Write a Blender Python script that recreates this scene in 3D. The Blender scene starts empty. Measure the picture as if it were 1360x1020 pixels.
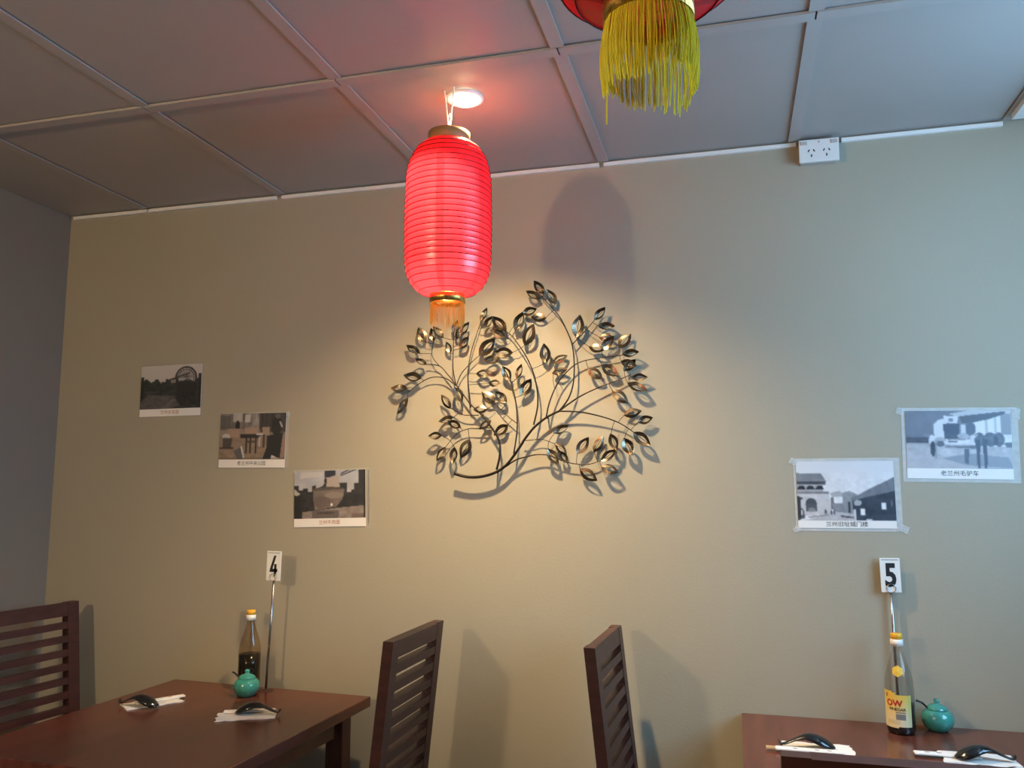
import bpy, bmesh, math, random
import numpy as np
from mathutils import Vector, Matrix
random.seed(7)
rng = np.random.default_rng(7)
PI = math.pi
D = bpy.data
SC = bpy.context.scene
COL = SC.collection

# ------------------------------------------------------------------ camera
F_PX, IMW, IMH = 1085.0, 1360.0, 1020.0
PITCH, YAW, CAMZ = math.radians(7.1), math.radians(15.1), 1.453
cam_d = D.cameras.new('camera')
cam_d.sensor_width = 36.0
cam_d.lens = F_PX / IMW * 36.0
cam_d.clip_start = 0.02
cam = D.objects.new('camera', cam_d)
COL.objects.link(cam)
cam.location = (0, 0, CAMZ)
cam.rotation_euler = (PI / 2 + PITCH, 0, YAW)
SC.camera = cam

# room measures
WALL, CEIL = 2.605, 2.52            # far wall (y) and ceiling height
XL, XR, YF = -2.537, 1.27, -3.0
WIN = (1.05, 2.2, 1.2, 2.42)       # window in the right wall: y0 y1 z0 z1
LAMP = Vector((-1.85, -0.62, 2.06))  # pendant lamp over the next table, behind the camera
DOWN = Vector((-0.688, 2.045, CEIL))

# ------------------------------------------------------------------ world, lights, exposure
world = D.worlds.new('daylight'); SC.world = world
world.use_nodes = True
bg = world.node_tree.nodes['Background']
bg.inputs[0].default_value = (0.33, 0.64, 1.0, 1)
bg.inputs[1].default_value = 9.0

def add_light(name, kind, loc, energy, color, rot=(0, 0, 0), **kw):
    l = D.lights.new(name, kind); l.energy = energy; l.color = color
    for k, v in kw.items(): setattr(l, k, v)
    o = D.objects.new(name, l); COL.objects.link(o)
    o.location = loc; o.rotation_euler = rot
    return o

portal = add_light('window_portal', 'AREA', (XR + 0.05, (WIN[0] + WIN[1]) / 2, (WIN[2] + WIN[3]) / 2), 1.0, (1, 1, 1),
                   rot=(0, PI / 2, 0), shape='RECTANGLE', size=WIN[3] - WIN[2], size_y=WIN[1] - WIN[0])
portal.data.cycles.is_portal = True
DOWN_W, LAMP_L = 140.0, 220.0

SC.view_settings.view_transform = 'Standard'
SC.view_settings.look = 'None'
SC.view_settings.gamma = 1.0
SC.view_settings.use_curve_mapping = False
SC.view_settings.exposure = 0.55

# ------------------------------------------------------------------ pixel helpers
_F = Vector((-math.sin(YAW) * math.cos(PITCH), math.cos(YAW) * math.cos(PITCH), math.sin(PITCH)))
_R = Vector((math.cos(YAW), math.sin(YAW), 0))
_U = _R.cross(_F)
_C = Vector((0, 0, CAMZ))
def ray(x, y): return _F + _R * ((x - IMW / 2) / F_PX) + _U * ((IMH / 2 - y) / F_PX)
def on_y(x, y, Y): d = ray(x, y); return _C + d * (Y / d.y)
def on_z(x, y, Z): d = ray(x, y); return _C + d * ((Z - CAMZ) / d.z)

# ------------------------------------------------------------------ materials
def lin(c):
    return tuple(((v / 255) / 12.92 if v / 255 <= 0.04045 else ((v / 255 + 0.055) / 1.055) ** 2.4) for v in c)
MATS = {}
def mat(name, rgb, rough=0.5, metal=0.0, var=0.06, scale=8.0, bump=0.0, bscale=60.0, stretch=None, **kw):
    """plain procedural material: colour broken up by noise, optional fine relief"""
    m = D.materials.new(name); m.use_nodes = True
    nt = m.node_tree; n = nt.nodes; L = nt.links
    b = n['Principled BSDF']
    tc = n.new('ShaderNodeTexCoord'); mp = n.new('ShaderNodeMapping')
    if stretch: mp.inputs['Scale'].default_value = stretch
    L.new(tc.outputs['Object'], mp.inputs['Vector'])
    nz = n.new('ShaderNodeTexNoise'); nz.inputs['Scale'].default_value = scale; nz.inputs['Detail'].default_value = 4
    L.new(mp.outputs[0], nz.inputs['Vector'])
    rp = n.new('ShaderNodeValToRGB')
    a = [max(0, c * (1 - var)) for c in rgb]; z = [min(1, c * (1 + var)) for c in rgb]
    rp.color_ramp.elements[0].color = (*a, 1); rp.color_ramp.elements[1].color = (*z, 1)
    rp.color_ramp.elements[0].position = 0.3; rp.color_ramp.elements[1].position = 0.7
    L.new(nz.outputs[0], rp.inputs[0]); L.new(rp.outputs[0], b.inputs['Base Color'])
    b.inputs['Roughness'].default_value = rough; b.inputs['Metallic'].default_value = metal
    if bump:
        n2 = n.new('ShaderNodeTexNoise'); n2.inputs['Scale'].default_value = bscale; n2.inputs['Detail'].default_value = 3
        L.new(mp.outputs[0], n2.inputs['Vector'])
        bp = n.new('ShaderNodeBump'); bp.inputs['Strength'].default_value = bump; bp.inputs['Distance'].default_value = 0.003
        L.new(n2.outputs[0], bp.inputs['Height']); L.new(bp.outputs[0], b.inputs['Normal'])
    for k, v in kw.items(): b.inputs[k].default_value = v
    MATS[name] = m
    return m

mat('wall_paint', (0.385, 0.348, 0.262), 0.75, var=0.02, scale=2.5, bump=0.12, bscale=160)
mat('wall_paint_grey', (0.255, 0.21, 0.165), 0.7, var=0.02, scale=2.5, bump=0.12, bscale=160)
mat('ceiling_vinyl', (0.40, 0.365, 0.34), 0.42, var=0.02, scale=3, bump=0.05, bscale=220)
mat('grid_paint', (0.42, 0.38, 0.355), 0.4, var=0.03)
mat('trim_white', (0.86, 0.84, 0.80), 0.4, var=0.03)
mat('floor_vinyl', (0.10, 0.08, 0.07), 0.4, var=0.15, scale=12)
mat('wood_table', (0.118, 0.034, 0.022), 0.22, var=0.28, scale=3.0, stretch=(14, 1.2, 4), bump=0.03, bscale=30)
mat('wood_chair', (0.060, 0.019, 0.016), 0.40, var=0.25, scale=4.0, stretch=(3, 3, 14))
mat('leaf_metal', (0.20, 0.16, 0.11), 0.27, 0.95, var=0.35, scale=30)
mat('branch_metal', (0.035, 0.028, 0.024), 0.38, 0.85, var=0.2, scale=40)
mat('steel', (0.42, 0.42, 0.42), 0.22, 1.0, var=0.05)
mat('gold_foil', (0.62, 0.40, 0.10), 0.28, 0.9, var=0.35, scale=90, bump=0.4, bscale=200)
mat('cap_wood', (0.36, 0.19, 0.07), 0.55, var=0.2, scale=20)
mat('rib_wire', (0.05, 0.003, 0.006), 0.6, var=0.1)
mat('string_white', (0.85, 0.80, 0.72), 0.8, var=0.05)
mat('white_plastic', (0.80, 0.78, 0.74), 0.4, var=0.02)
mat('grey_plastic', (0.50, 0.47, 0.44), 0.45, var=0.02)
mat('black_slot', (0.012, 0.012, 0.012), 0.6, var=0.1)
mat('card_white', (0.84, 0.83, 0.78), 0.35, var=0.02)
mat('ink_black', (0.012, 0.014, 0.016), 0.5, var=0.05)
mat('ink_red', (0.45, 0.16, 0.10), 0.5, var=0.05)
mat('ink_label_red', (0.48, 0.03, 0.02), 0.5, var=0.05)
mat('ink_grey', (0.20, 0.20, 0.20), 0.5, var=0.05)
mat('paper_white', (0.84, 0.81, 0.77), 0.6, var=0.02)
mat('serviette', (0.80, 0.77, 0.73), 0.85, var=0.03, scale=60, bump=0.25, bscale=300)
mat('sleeve_paper', (0.85, 0.83, 0.79), 0.6, var=0.02)
mat('chopstick_wood', (0.62, 0.42, 0.22), 0.6, var=0.1, stretch=(2, 20, 20))
mat('melamine_black', (0.010, 0.011, 0.012), 0.14, var=0.1, **{'Coat Weight': 0.4})
mat('glaze_teal', (0.045, 0.30, 0.25), 0.12, var=0.14, scale=30, **{'Coat Weight': 0.6})
mat('cap_yellow', (0.80, 0.42, 0.03), 0.4, var=0.03)
mat('cap_white', (0.82, 0.80, 0.76), 0.4, var=0.02)
mat('vinegar', (0.012, 0.014, 0.016), 0.12, var=0.1)
mat('emblem_yellow', (0.78, 0.50, 0.05), 0.45, var=0.08, scale=120)
mat('lamp_shade_cream', (0.8, 0.7, 0.5), 0.7, var=0.03)
mat('window_alu', (0.55, 0.56, 0.57), 0.4, 0.6, var=0.03)

def glassy(name, tint, spec_mix=0.12, rough=0.03):
    """thin clear sheet: mostly see-through with a mirror-like surface"""
    m = D.materials.new(name); m.use_nodes = True
    nt = m.node_tree; n = nt.nodes; L = nt.links
    n.remove(n['Principled BSDF'])
    t = n.new('ShaderNodeBsdfTransparent'); t.inputs[0].default_value = (*tint, 1)
    g = n.new('ShaderNodeBsdfGlossy'); g.inputs['Roughness'].default_value = rough
    lw = n.new('ShaderNodeLayerWeight'); lw.inputs[0].default_value = 0.5
    pw = n.new('ShaderNodeMath'); pw.operation = 'POWER'; pw.inputs[1].default_value = 5; L.new(lw.outputs['Facing'], pw.inputs[0])
    fr = n.new('ShaderNodeMath'); fr.operation = 'MULTIPLY_ADD'; fr.inputs[1].default_value = 0.85; fr.inputs[2].default_value = 0.045; L.new(pw.outputs[0], fr.inputs[0])
    nz = n.new('ShaderNodeTexNoise'); nz.inputs['Scale'].default_value = 30
    mm = n.new('ShaderNodeMath'); mm.operation = 'MULTIPLY_ADD'; mm.inputs[1].default_value = 0.02; mm.inputs[2].default_value = rough
    L.new(nz.outputs[0], mm.inputs[0]); L.new(mm.outputs[0], g.inputs['Roughness'])
    mx = n.new('ShaderNodeMixShader')
    L.new(fr.outputs[0], mx.inputs[0]); L.new(t.outputs[0], mx.inputs[1]); L.new(g.outputs[0], mx.inputs[2])
    L.new(mx.outputs[0], n['Material Output'].inputs[0])
    MATS[name] = m
glassy('window_glass', (0.97, 0.98, 0.98))
glassy('bottle_glass', (0.90, 0.88, 0.86))
glassy('bottle_glass_brown', (0.86, 0.76, 0.62))
glassy('clear_acrylic', (0.93, 0.93, 0.93))

def film(name, cover):
    """laminating film over the wall: a milky see-through sheet with gloss"""
    m = D.materials.new(name); m.use_nodes = True
    nt = m.node_tree; n = nt.nodes; L = nt.links
    b = n['Principled BSDF']; b.inputs['Base Color'].default_value = (0.82, 0.84, 0.82, 1); b.inputs['Roughness'].default_value = 0.12
    nz = n.new('ShaderNodeTexNoise'); nz.inputs['Scale'].default_value = 9
    mr = n.new('ShaderNodeMapRange'); mr.inputs[3].default_value = cover * 0.7; mr.inputs[4].default_value = cover * 1.3
    L.new(nz.outputs[0], mr.inputs[0]); L.new(mr.outputs[0], b.inputs['Alpha'])
    MATS[name] = m
film('laminate_film', 0.10)
film('laminate_milky', 0.42)
film('sticky_tape', 0.30)

def vcol_mat(name, rough=0.35):
    m = D.materials.new(name); m.use_nodes = True
    n = m.node_tree.nodes; b = n['Principled BSDF']; b.inputs['Roughness'].default_value = rough
    a = n.new('ShaderNodeAttribute'); a.attribute_name = 'ink'
    m.node_tree.links.new(a.outputs['Color'], b.inputs['Base Color'])
    MATS[name] = m
vcol_mat('printed_ink', 0.38)

def emit_mat(name, rgb, s):
    m = D.materials.new(name); m.use_nodes = True
    n = m.node_tree.nodes; n.remove(n['Principled BSDF'])
    e = n.new('ShaderNodeEmission'); e.inputs[0].default_value = (*rgb, 1); e.inputs[1].default_value = s
    m.node_tree.links.new(e.outputs[0], n['Material Output'].inputs[0]); MATS[name] = m
emit_mat('lamp_lens', (1, 0.80, 0.52), 26.0)
emit_mat('bulb_glow', (1, 0.74, 0.44), LAMP_L)

def fabric(name, rgb):
    """red lantern cloth: lets light through, doubled along its glued seams"""
    m = D.materials.new(name); m.use_nodes = True
    nt = m.node_tree; n = nt.nodes; L = nt.links
    n.remove(n['Principled BSDF'])
    def math_(op, *ins):
        q = n.new('ShaderNodeMath'); q.operation = op
        for i, v in enumerate(ins):
            if isinstance(v, (int, float)): q.inputs[i].default_value = v
            else: L.new(v, q.inputs[i])
        return q.outputs[0]
    tc = n.new('ShaderNodeTexCoord'); sp = n.new('ShaderNodeSeparateXYZ'); L.new(tc.outputs['Object'], sp.inputs[0])
    ang = math_('ARCTAN2', sp.outputs[1], sp.outputs[0])
    fr = math_('FRACT', math_('MULTIPLY_ADD', ang, 6 / (2 * PI), 3.35))
    seam = math_('LESS_THAN', fr, 0.17)
    nz = n.new('ShaderNodeTexNoise'); nz.inputs['Scale'].default_value = 45; L.new(tc.outputs['Object'], nz.inputs['Vector'])
    k = math_('SUBTRACT', math_('MULTIPLY_ADD', nz.outputs[0], 0.25, 0.88), math_('MULTIPLY', seam, 0.32))
    def colour(c):
        v = n.new('ShaderNodeMix'); v.data_type = 'RGBA'; v.blend_type = 'MULTIPLY'; v.inputs[0].default_value = 1
        v.inputs[6].default_value = (*c, 1); L.new(k, v.inputs[7]); return v.outputs[2]
    d = n.new('ShaderNodeBsdfDiffuse'); L.new(colour(rgb), d.inputs[0])
    t = n.new('ShaderNodeBsdfTranslucent'); L.new(colour(rgb), t.inputs[0])
    mx = n.new('ShaderNodeMixShader'); mx.inputs[0].default_value = 0.52
    L.new(d.outputs[0], mx.inputs[1]); L.new(t.outputs[0], mx.inputs[2])
    g = n.new('ShaderNodeBsdfGlossy'); g.inputs['Roughness'].default_value = 0.3
    m2 = n.new('ShaderNodeMixShader'); m2.inputs[0].default_value = 0.09
    L.new(mx.outputs[0], m2.inputs[1]); L.new(g.outputs[0], m2.inputs[2])
    L.new(m2.outputs[0], n['Material Output'].inputs[0]); MATS[name] = m
fabric('lantern_cloth', (0.95, 0.028, 0.052))

def thread(name, rgb):
    m = D.materials.new(name); m.use_nodes = True
    nt = m.node_tree; n = nt.nodes; L = nt.links; n.remove(n['Principled BSDF'])
    nz = n.new('ShaderNodeTexNoise'); nz.inputs['Scale'].default_value = 60
    tc = n.new('ShaderNodeTexCoord'); L.new(tc.outputs['Object'], nz.inputs['Vector'])
    rp = n.new('ShaderNodeValToRGB')
    rp.color_ramp.elements[0].color = (*[c * 0.85 for c in rgb], 1); rp.color_ramp.elements[1].color = (*rgb, 1)
    L.new(nz.outputs[0], rp.inputs[0])
    d = n.new('ShaderNodeBsdfDiffuse'); t = n.new('ShaderNodeBsdfTranslucent')
    L.new(rp.outputs[0], d.inputs[0]); L.new(rp.outputs[0], t.inputs[0])
    mx = n.new('ShaderNodeMixShader'); mx.inputs[0].default_value = 0.5
    L.new(d.outputs[0], mx.inputs[1]); L.new(t.outputs[0], mx.inputs[2]); L.new(mx.outputs[0], n['Material Output'].inputs[0])
    MATS[name] = m
thread('thread_yellow', (1.0, 0.90, 0.12))
thread('thread_gold', (0.86, 0.56, 0.10))

# ------------------------------------------------------------------ mesh helpers
def obj(name, bm, material, parent=None, smooth=False):
    me = D.meshes.new(name); bm.to_mesh(me); bm.free()
    return obj_me(name, me, material, parent, smooth)
def obj_me(name, me, material, parent=None, smooth=False):
    o = D.objects.new(name, me); COL.objects.link(o)
    if material and not me.materials: me.materials.append(MATS[material])
    if smooth:
        me.polygons.foreach_set('use_smooth', [True] * len(me.polygons)); me.update()
    if parent: o.parent = parent
    return o
def thing(name, label, cat, loc=(0, 0, 0), rotz=0.0, group=None):
    o = D.objects.new(name, None); COL.objects.link(o); o.empty_display_size = 0.05
    o.location = loc; o.rotation_euler = (0, 0, rotz)
    o['label'] = label; o['category'] = cat
    if group: o['group'] = group
    return o
def tag(o, label, cat, group=None):
    o['label'] = label; o['category'] = cat
    if group: o['group'] = group
    return o
def struct(o): o['kind'] = 'structure'; return o
def B(): return bmesh.new()
def box(bm, x0, x1, y0, y1, z0, z1, M=None):
    r = bmesh.ops.create_cube(bm, size=1)
    for v in r['verts']:
        v.co = Vector((x0 + (v.co.x + .5) * (x1 - x0), y0 + (v.co.y + .5) * (y1 - y0), z0 + (v.co.z + .5) * (z1 - z0)))
        if M: v.co = M @ v.co
    return r['verts']
def bevel(bm, w, seg=2):
    bmesh.ops.bevel(bm, geom=list(bm.edges), offset=w, segments=seg, affect='EDGES', profile=0.7)
    return bm
def tube(bm, pts, rad, seg=6, cap=True):
    """swept tube; rad is a number or one per point"""
    pts = [Vector(p) for p in pts]; n = len(pts)
    rads = rad if isinstance(rad, (list, tuple)) else [rad] * n
    rings = []; up = None
    for i, p in enumerate(pts):
        t = (pts[min(i + 1, n - 1)] - pts[max(i - 1, 0)]).normalized()
        if up is None:
            up = Vector((0, 0, 1)) if abs(t.z) < 0.9 else Vector((1, 0, 0))
        u = (up - t * up.dot(t)).normalized(); w = t.cross(u); up = u
        rings.append([bm.verts.new(p + (u * math.cos(2 * PI * k / seg) + w * math.sin(2 * PI * k / seg)) * rads[i]) for k in range(seg)])
    for a, b in zip(rings, rings[1:]):
        for k in range(seg):
            bm.faces.new((a[k], a[(k + 1) % seg], b[(k + 1) % seg], b[k]))
    if cap:
        bm.faces.new(list(reversed(rings[0]))); bm.faces.new(rings[-1])
def lathe(bm, prof, seg=32, M=None, close=False):
    """prof: list of (r, z); r = 0 makes a pole"""
    rings = []
    for r, z in prof:
        if r < 1e-6: vs = [bm.verts.new((0, 0, z))]
        else: vs = [bm.verts.new((r * math.cos(2 * PI * k / seg), r * math.sin(2 * PI * k / seg), z)) for k in range(seg)]
        if M:
            for v in vs: v.co = M @ v.co
        rings.append(vs)
    pr = list(zip(rings, rings[1:])) + ([(rings[-1], rings[0])] if close else [])
    for a, b in pr:
        for k in range(seg):
            k2 = (k + 1) % seg
            if len(a) == 1 and len(b) == 1: continue
            if len(a) == 1: bm.faces.new((a[0], b[k2], b[k]))
            elif len(b) == 1: bm.faces.new((a[k], a[k2], b[0]))
            else: bm.faces.new((a[k], a[k2], b[k2], b[k]))
def spline(pts, n=8):
    """Catmull-Rom through the points"""
    P = [Vector(p) for p in pts]
    if len(P) < 3: return P
    out = []
    for i in range(len(P) - 1):
        p0, p1, p2, p3 = P[max(i - 1, 0)], P[i], P[i + 1], P[min(i + 2, len(P) - 1)]
        for k in range(n):
            t = k / n
            out.append(0.5 * (2 * p1 + (p2 - p0) * t + (2 * p0 - 5 * p1 + 4 * p2 - p3) * t * t + (3 * p1 - p0 - 3 * p2 + p3) * t ** 3))
    out.append(P[-1]); return out
def text_mesh(s, size, thick=0.0, bold=0.0):
    c = D.curves.new('lettering', 'FONT'); c.body = s; c.size = size; c.align_x = 'CENTER'; c.align_y = 'CENTER'
    c.extrude = thick; c.offset = bold; c.resolution_u = 3
    t = D.objects.new('lettering', c); COL.objects.link(t)
    dg = bpy.context.evaluated_depsgraph_get(); dg.update()
    me = D.meshes.new_from_object(t.evaluated_get(dg))
    D.objects.remove(t); D.curves.remove(c)
    me.materials.clear()
    return me
def copy_tree(o, parent=None):
    c = o.copy(); COL.objects.link(c); c.parent = parent
    for ch in list(o.children): copy_tree(ch, c)
    return c

# ================================================================== SETTING
b = B(); box(b, XL - .1, XR + .1, YF - .1, WALL + .1, -0.1, 0)
struct(obj('floor', b, 'floor_vinyl'))
b = B(); box(b, XL - .1, XR + .1, WALL, WALL + 0.1, 0, CEIL + .05)
struct(obj('wall_back', b, 'wall_paint'))
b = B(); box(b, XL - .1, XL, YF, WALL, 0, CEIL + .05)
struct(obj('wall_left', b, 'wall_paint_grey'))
b = B(); box(b, XL - .1, XR + .1, YF - .1, YF, 0, CEIL + .05)
struct(obj('wall_front', b, 'wall_paint'))
b = B(); y0, y1, z0, z1 = WIN
for a in ((YF, y0, 0, CEIL + .05), (y1, WALL, 0, CEIL + .05), (y0, y1, 0, z0), (y0, y1, z1, CEIL + .05)):
    box(b, XR, XR + .1, *a)
struct(obj('wall_right', b, 'wall_paint'))
w = D.objects.new('window_1', None); COL.objects.link(w); w.location = (XR + .05, 0, 0); struct(w)
b = B()
for a in ((y0, y0 + .05, z0, z1), (y1 - .05, y1, z0, z1), (y0 + .05, y1 - .05, z0, z0 + .05), (y0 + .05, y1 - .05, z1 - .05, z1), ((y0 + y1) / 2 - .02, (y0 + y1) / 2 + .02, z0 + .05, z1 - .05)):
    box(b, -.025, .025, *a)
obj('window_frame', b, 'window_alu', w)
for ya, yb in ((y0 + .05, (y0 + y1) / 2 - .02), ((y0 + y1) / 2 + .02, y1 - .05)):
    b = B(); b.faces.new([b.verts.new(p) for p in ((0, ya, z0 + .05), (0, yb, z0 + .05), (0, yb, z1 - .05), (0, ya, z1 - .05))])
    obj('window_pane', b, 'window_glass', w)

# suspended ceiling: slab above, loose tiles in a grid of T bars
b = B(); box(b, XL - .1, XR + .1, YF - .1, WALL + .1, CEIL + .05, CEIL + .12)
ceil = struct(obj('ceiling', b, 'ceiling_vinyl'))
xs = [XL] + [0.215 + .6 * k for k in range(-4, 3)] + [XR]
ys = [YF, -1.73, -0.53, 0.67, 1.87, WALL]
for i in range(len(xs) - 1):
    for j in range(len(ys) - 1):
        b = B(); t0 = CEIL + random.uniform(.0045, .0065)
        e = .003
        vs = box(b, xs[i] + e, xs[i + 1] - e, ys[j] + e, ys[j + 1] - e, t0, t0 + .012)
        cx, cy = (xs[i] + xs[i + 1]) / 2, (ys[j] + ys[j + 1]) / 2
        tx, ty = random.uniform(-.003, .003), random.uniform(-.002, .002)
        for v in vs: v.co.z += abs(tx * (v.co.x - cx)) + abs(ty * (v.co.y - cy))
        obj('ceiling_tile', b, 'ceiling_vinyl', ceil)
for x in xs[1:-1]:
    for j in range(len(ys) - 1):
        b = B(); box(b, x - .017, x + .017, ys[j] + .018, ys[j + 1] - .018, CEIL + .0005, CEIL + .0045)
        obj('grid_bar', b, 'grid_paint', ceil)
for y in ys[1:-1]:
    for i in range(len(xs) - 1):
        b = B(); box(b, xs[i] + .002, xs[i + 1] - .002, y - .017, y + .017, CEIL - .003, CEIL + .004)
        obj('grid_bar', b, 'grid_paint', ceil)
# wall angle under the ceiling edge, with small gaps between lengths
k = 1
for xa, xb in ((XL + .02, -2.17), (-2.165, -1.605), (-1.585, -0.40), (-0.385, 0.222), (0.355, 0.80)):
    b = B(); box(b, xa, xb, WALL - .011, WALL - .0005, CEIL - .012, CEIL)
    struct(obj('trim_%d' % k, b, 'trim_white')); k += 1

# ================================================================== LIGHT FITTINGS
dl = thing('downlight', 'round recessed downlight glowing in the ceiling above the red lantern', 'ceiling light', DOWN)
b = B(); lathe(b, [(.036, .003), (.053, .003), (.053, -.002), (.050, -.004), (.036, -.004)], 40, close=True)
obj('bezel', b, 'trim_white', dl, True)
b = B(); lathe(b, [(0, -.0165), (.014, -.016), (.026, -.0135), (.033, -.009), (.0355, -.0045)], 32)
obj('lens', b, 'lamp_lens', dl)
o = add_light('downlight_glow', 'SPOT', (0, 0, -.022), DOWN_W, (1.0, 0.74, 0.42), spot_size=math.radians(126), spot_blend=1.0, shadow_soft_size=.03)
o.parent = dl

pl = thing('pendant_lamp', 'round glowing glass pendant lamp hanging on a black cord', 'lamp', LAMP)
b = B(); lathe(b, [(0, .085)] + [(.085 * math.sin(a), .085 * math.cos(a)) for a in np.linspace(.3, PI - .02, 14)] + [(0, -.085)], 24)
obj('globe', b, 'bulb_glow', pl, True)
b = B(); tube(b, [(0, 0, .08), (0, 0, CEIL - LAMP.z - .01)], .004, 6); obj('cord', b, 'black_slot', pl)
b = B(); lathe(b, [(0, .47), (.05, .465), (.05, .45), (0, .45)], 20); obj('ceiling_rose', b, 'white_plastic', pl)

fx = thing('ceiling_light_panel', 'flat white unlit light panel under the ceiling by the back wall', 'ceiling light', (0.965, 1.93, CEIL))
b = B(); e = .155; f = .62
for a in ((-e, e, -f, -f + .03), (-e, e, f - .03, f), (-e, -e + .03, -f + .03, f - .03), (e - .03, e, -f + .03, f - .03)):
    box(b, *a, -.016, .003)
obj('frame', b, 'white_plastic', fx)
b = B(); box(b, -e + .03, e - .03, -f + .03, f - .03, -.011, -.004); obj('diffuser', b, 'trim_white', fx)

# ================================================================== TABLES
def table(label, c, rz, w, d, h):
    t = thing('dining_table', label, 'table', c, rz, 'dining tables against the back wall')
    b = B(); box(b, -w / 2, w / 2, -d / 2, d / 2, h - .032, h); bevel(b, .004, 2); obj('table_top', b, 'wood_table', t)
    for s in (-1, 1):
        b = B(); box(b, -w / 2 + .1, w / 2 - .1, s * (d / 2 - .045) - .011, s * (d / 2 - .045) + .011, h - .11, h - .032); obj('apron', b, 'wood_table', t)
        b = B(); box(b, s * (w / 2 - .085) - .011, s * (w / 2 - .085) + .011, -d / 2 + .1, d / 2 - .1, h - .11, h - .032); obj('apron', b, 'wood_table', t)
        for q in (-1, 1):
            b = B(); box(b, s * (w / 2 - .09) - .03, s * (w / 2 - .09) + .03, q * (d / 2 - .045) - .03, q * (d / 2 - .045) + .03, 0, h - .032)
            bevel(b, .004, 1); obj('leg', b, 'wood_table', t)
    return t
TH4, TH5 = 0.775, 0.79
r4 = math.radians(-3.0)
c4 = Vector((-1.545, 2.562, 0)) + Matrix.Rotation(r4, 3, 'Z') @ Vector((0, -.415, 0))
table('reddish brown wooden table carrying the unlabelled brown bottle', c4, r4, .77, .83, TH4)
table('reddish brown wooden table carrying the bottle with a yellow label', (0.39, 2.597 - .375, 0), 0, .78, .75, TH5)

# ================================================================== CHAIRS
CW, CH, LEAN = 0.372, 1.04, math.radians(6.0)
def make_chair(label, top, rz):
    """top = world point of the middle of the top rail; the chair faces local +y"""
    c = thing('slatted_chair', label, 'chair', (top[0], top[1], 0), rz, 'slat-backed wooden chairs')
    zs = 0.44
    def bp(h): return (h - CH) * -math.tan(LEAN) if h > zs else (zs - CH) * -math.tan(LEAN)   # y of the back at a height
    pw, pt = .044, .030
    for s in (-1, 1):
        x0, x1 = sorted((s * CW / 2, s * (CW / 2 - pw)))
        b = B(); b2 = []
        for h, y in ((0, bp(zs) - .03), (zs, bp(zs)), (CH, 0)):
            b2.append([b.verts.new((x, y + q, h)) for x, q in ((x0, -pt / 2), (x1, -pt / 2), (x1, pt / 2), (x0, pt / 2))])
        for lo, hi in zip(b2, b2[1:]):
            for k in range(4): b.faces.new((lo[k], lo[(k + 1) % 4], hi[(k + 1) % 4], hi[k]))
        b.faces.new(b2[0][::-1]); b.faces.new(b2[-1])
        obj('back_post', b, 'wood_chair', c)
        b = B(); box(b, x0 + .002, x1 - .002, bp(zs) + .32, bp(zs) + .36, 0, zs - .02); bevel(b, .003, 1); obj('leg', b, 'wood_chair', c)
        b = B(); xa = s * (CW / 2 - .022); box(b, xa - .01, xa + .01, bp(zs) + .015, bp(zs) + .32, zs - .075, zs - .02); obj('side_rail', b, 'wood_chair', c)
    xi = CW / 2 - pw + .001
    R = Matrix.Rotation(LEAN, 4, 'X')
    M = Matrix.Translation((0, 0, CH)) @ R
    b = B(); box(b, -xi, xi, -pt / 2 + .001, pt / 2 - .001, -.048, -.0005, M); obj('top_rail', b, 'wood_chair', c)
    for k in range(10):
        z = -.080 - k * .0475
        b = B(); box(b, -xi, xi, -.0135, .0135, z - .0115, z + .0115, M); obj('slat', b, 'wood_chair', c)
    b = B(); box(b, -CW / 2, CW / 2, bp(zs) - .0 + .016, bp(zs) + .37, zs - .02, zs + .008); bevel(b, .006, 2); obj('seat', b, 'wood_chair', c)
    b = B(); box(b, -xi, xi, bp(zs) + .33, bp(zs) + .35, zs - .075, zs - .02); obj('front_rail', b, 'wood_chair', c)
    return c
def facing(dx, dy): return math.atan2(-dx, dy)
p = on_z(100.7, 797.6, CH) - Vector((.13, .99, 0)) * CW / 2
make_chair('dark slatted wooden chair between the left wall and the number 4 table', p, facing(.99, -.13))
make_chair('dark slatted wooden chair tucked in opposite the one by the left wall', (-0.900, 2.269), facing(-1, .02))
make_chair('dark slatted wooden chair facing the table with the labelled bottle', (-0.363, 2.325), facing(1, -.05))
p = on_z(1037, 1000, CH)
make_chair('dark wooden chair at the room side of the number 5 table', (p.x + CW / 2, p.y), 0)

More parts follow.
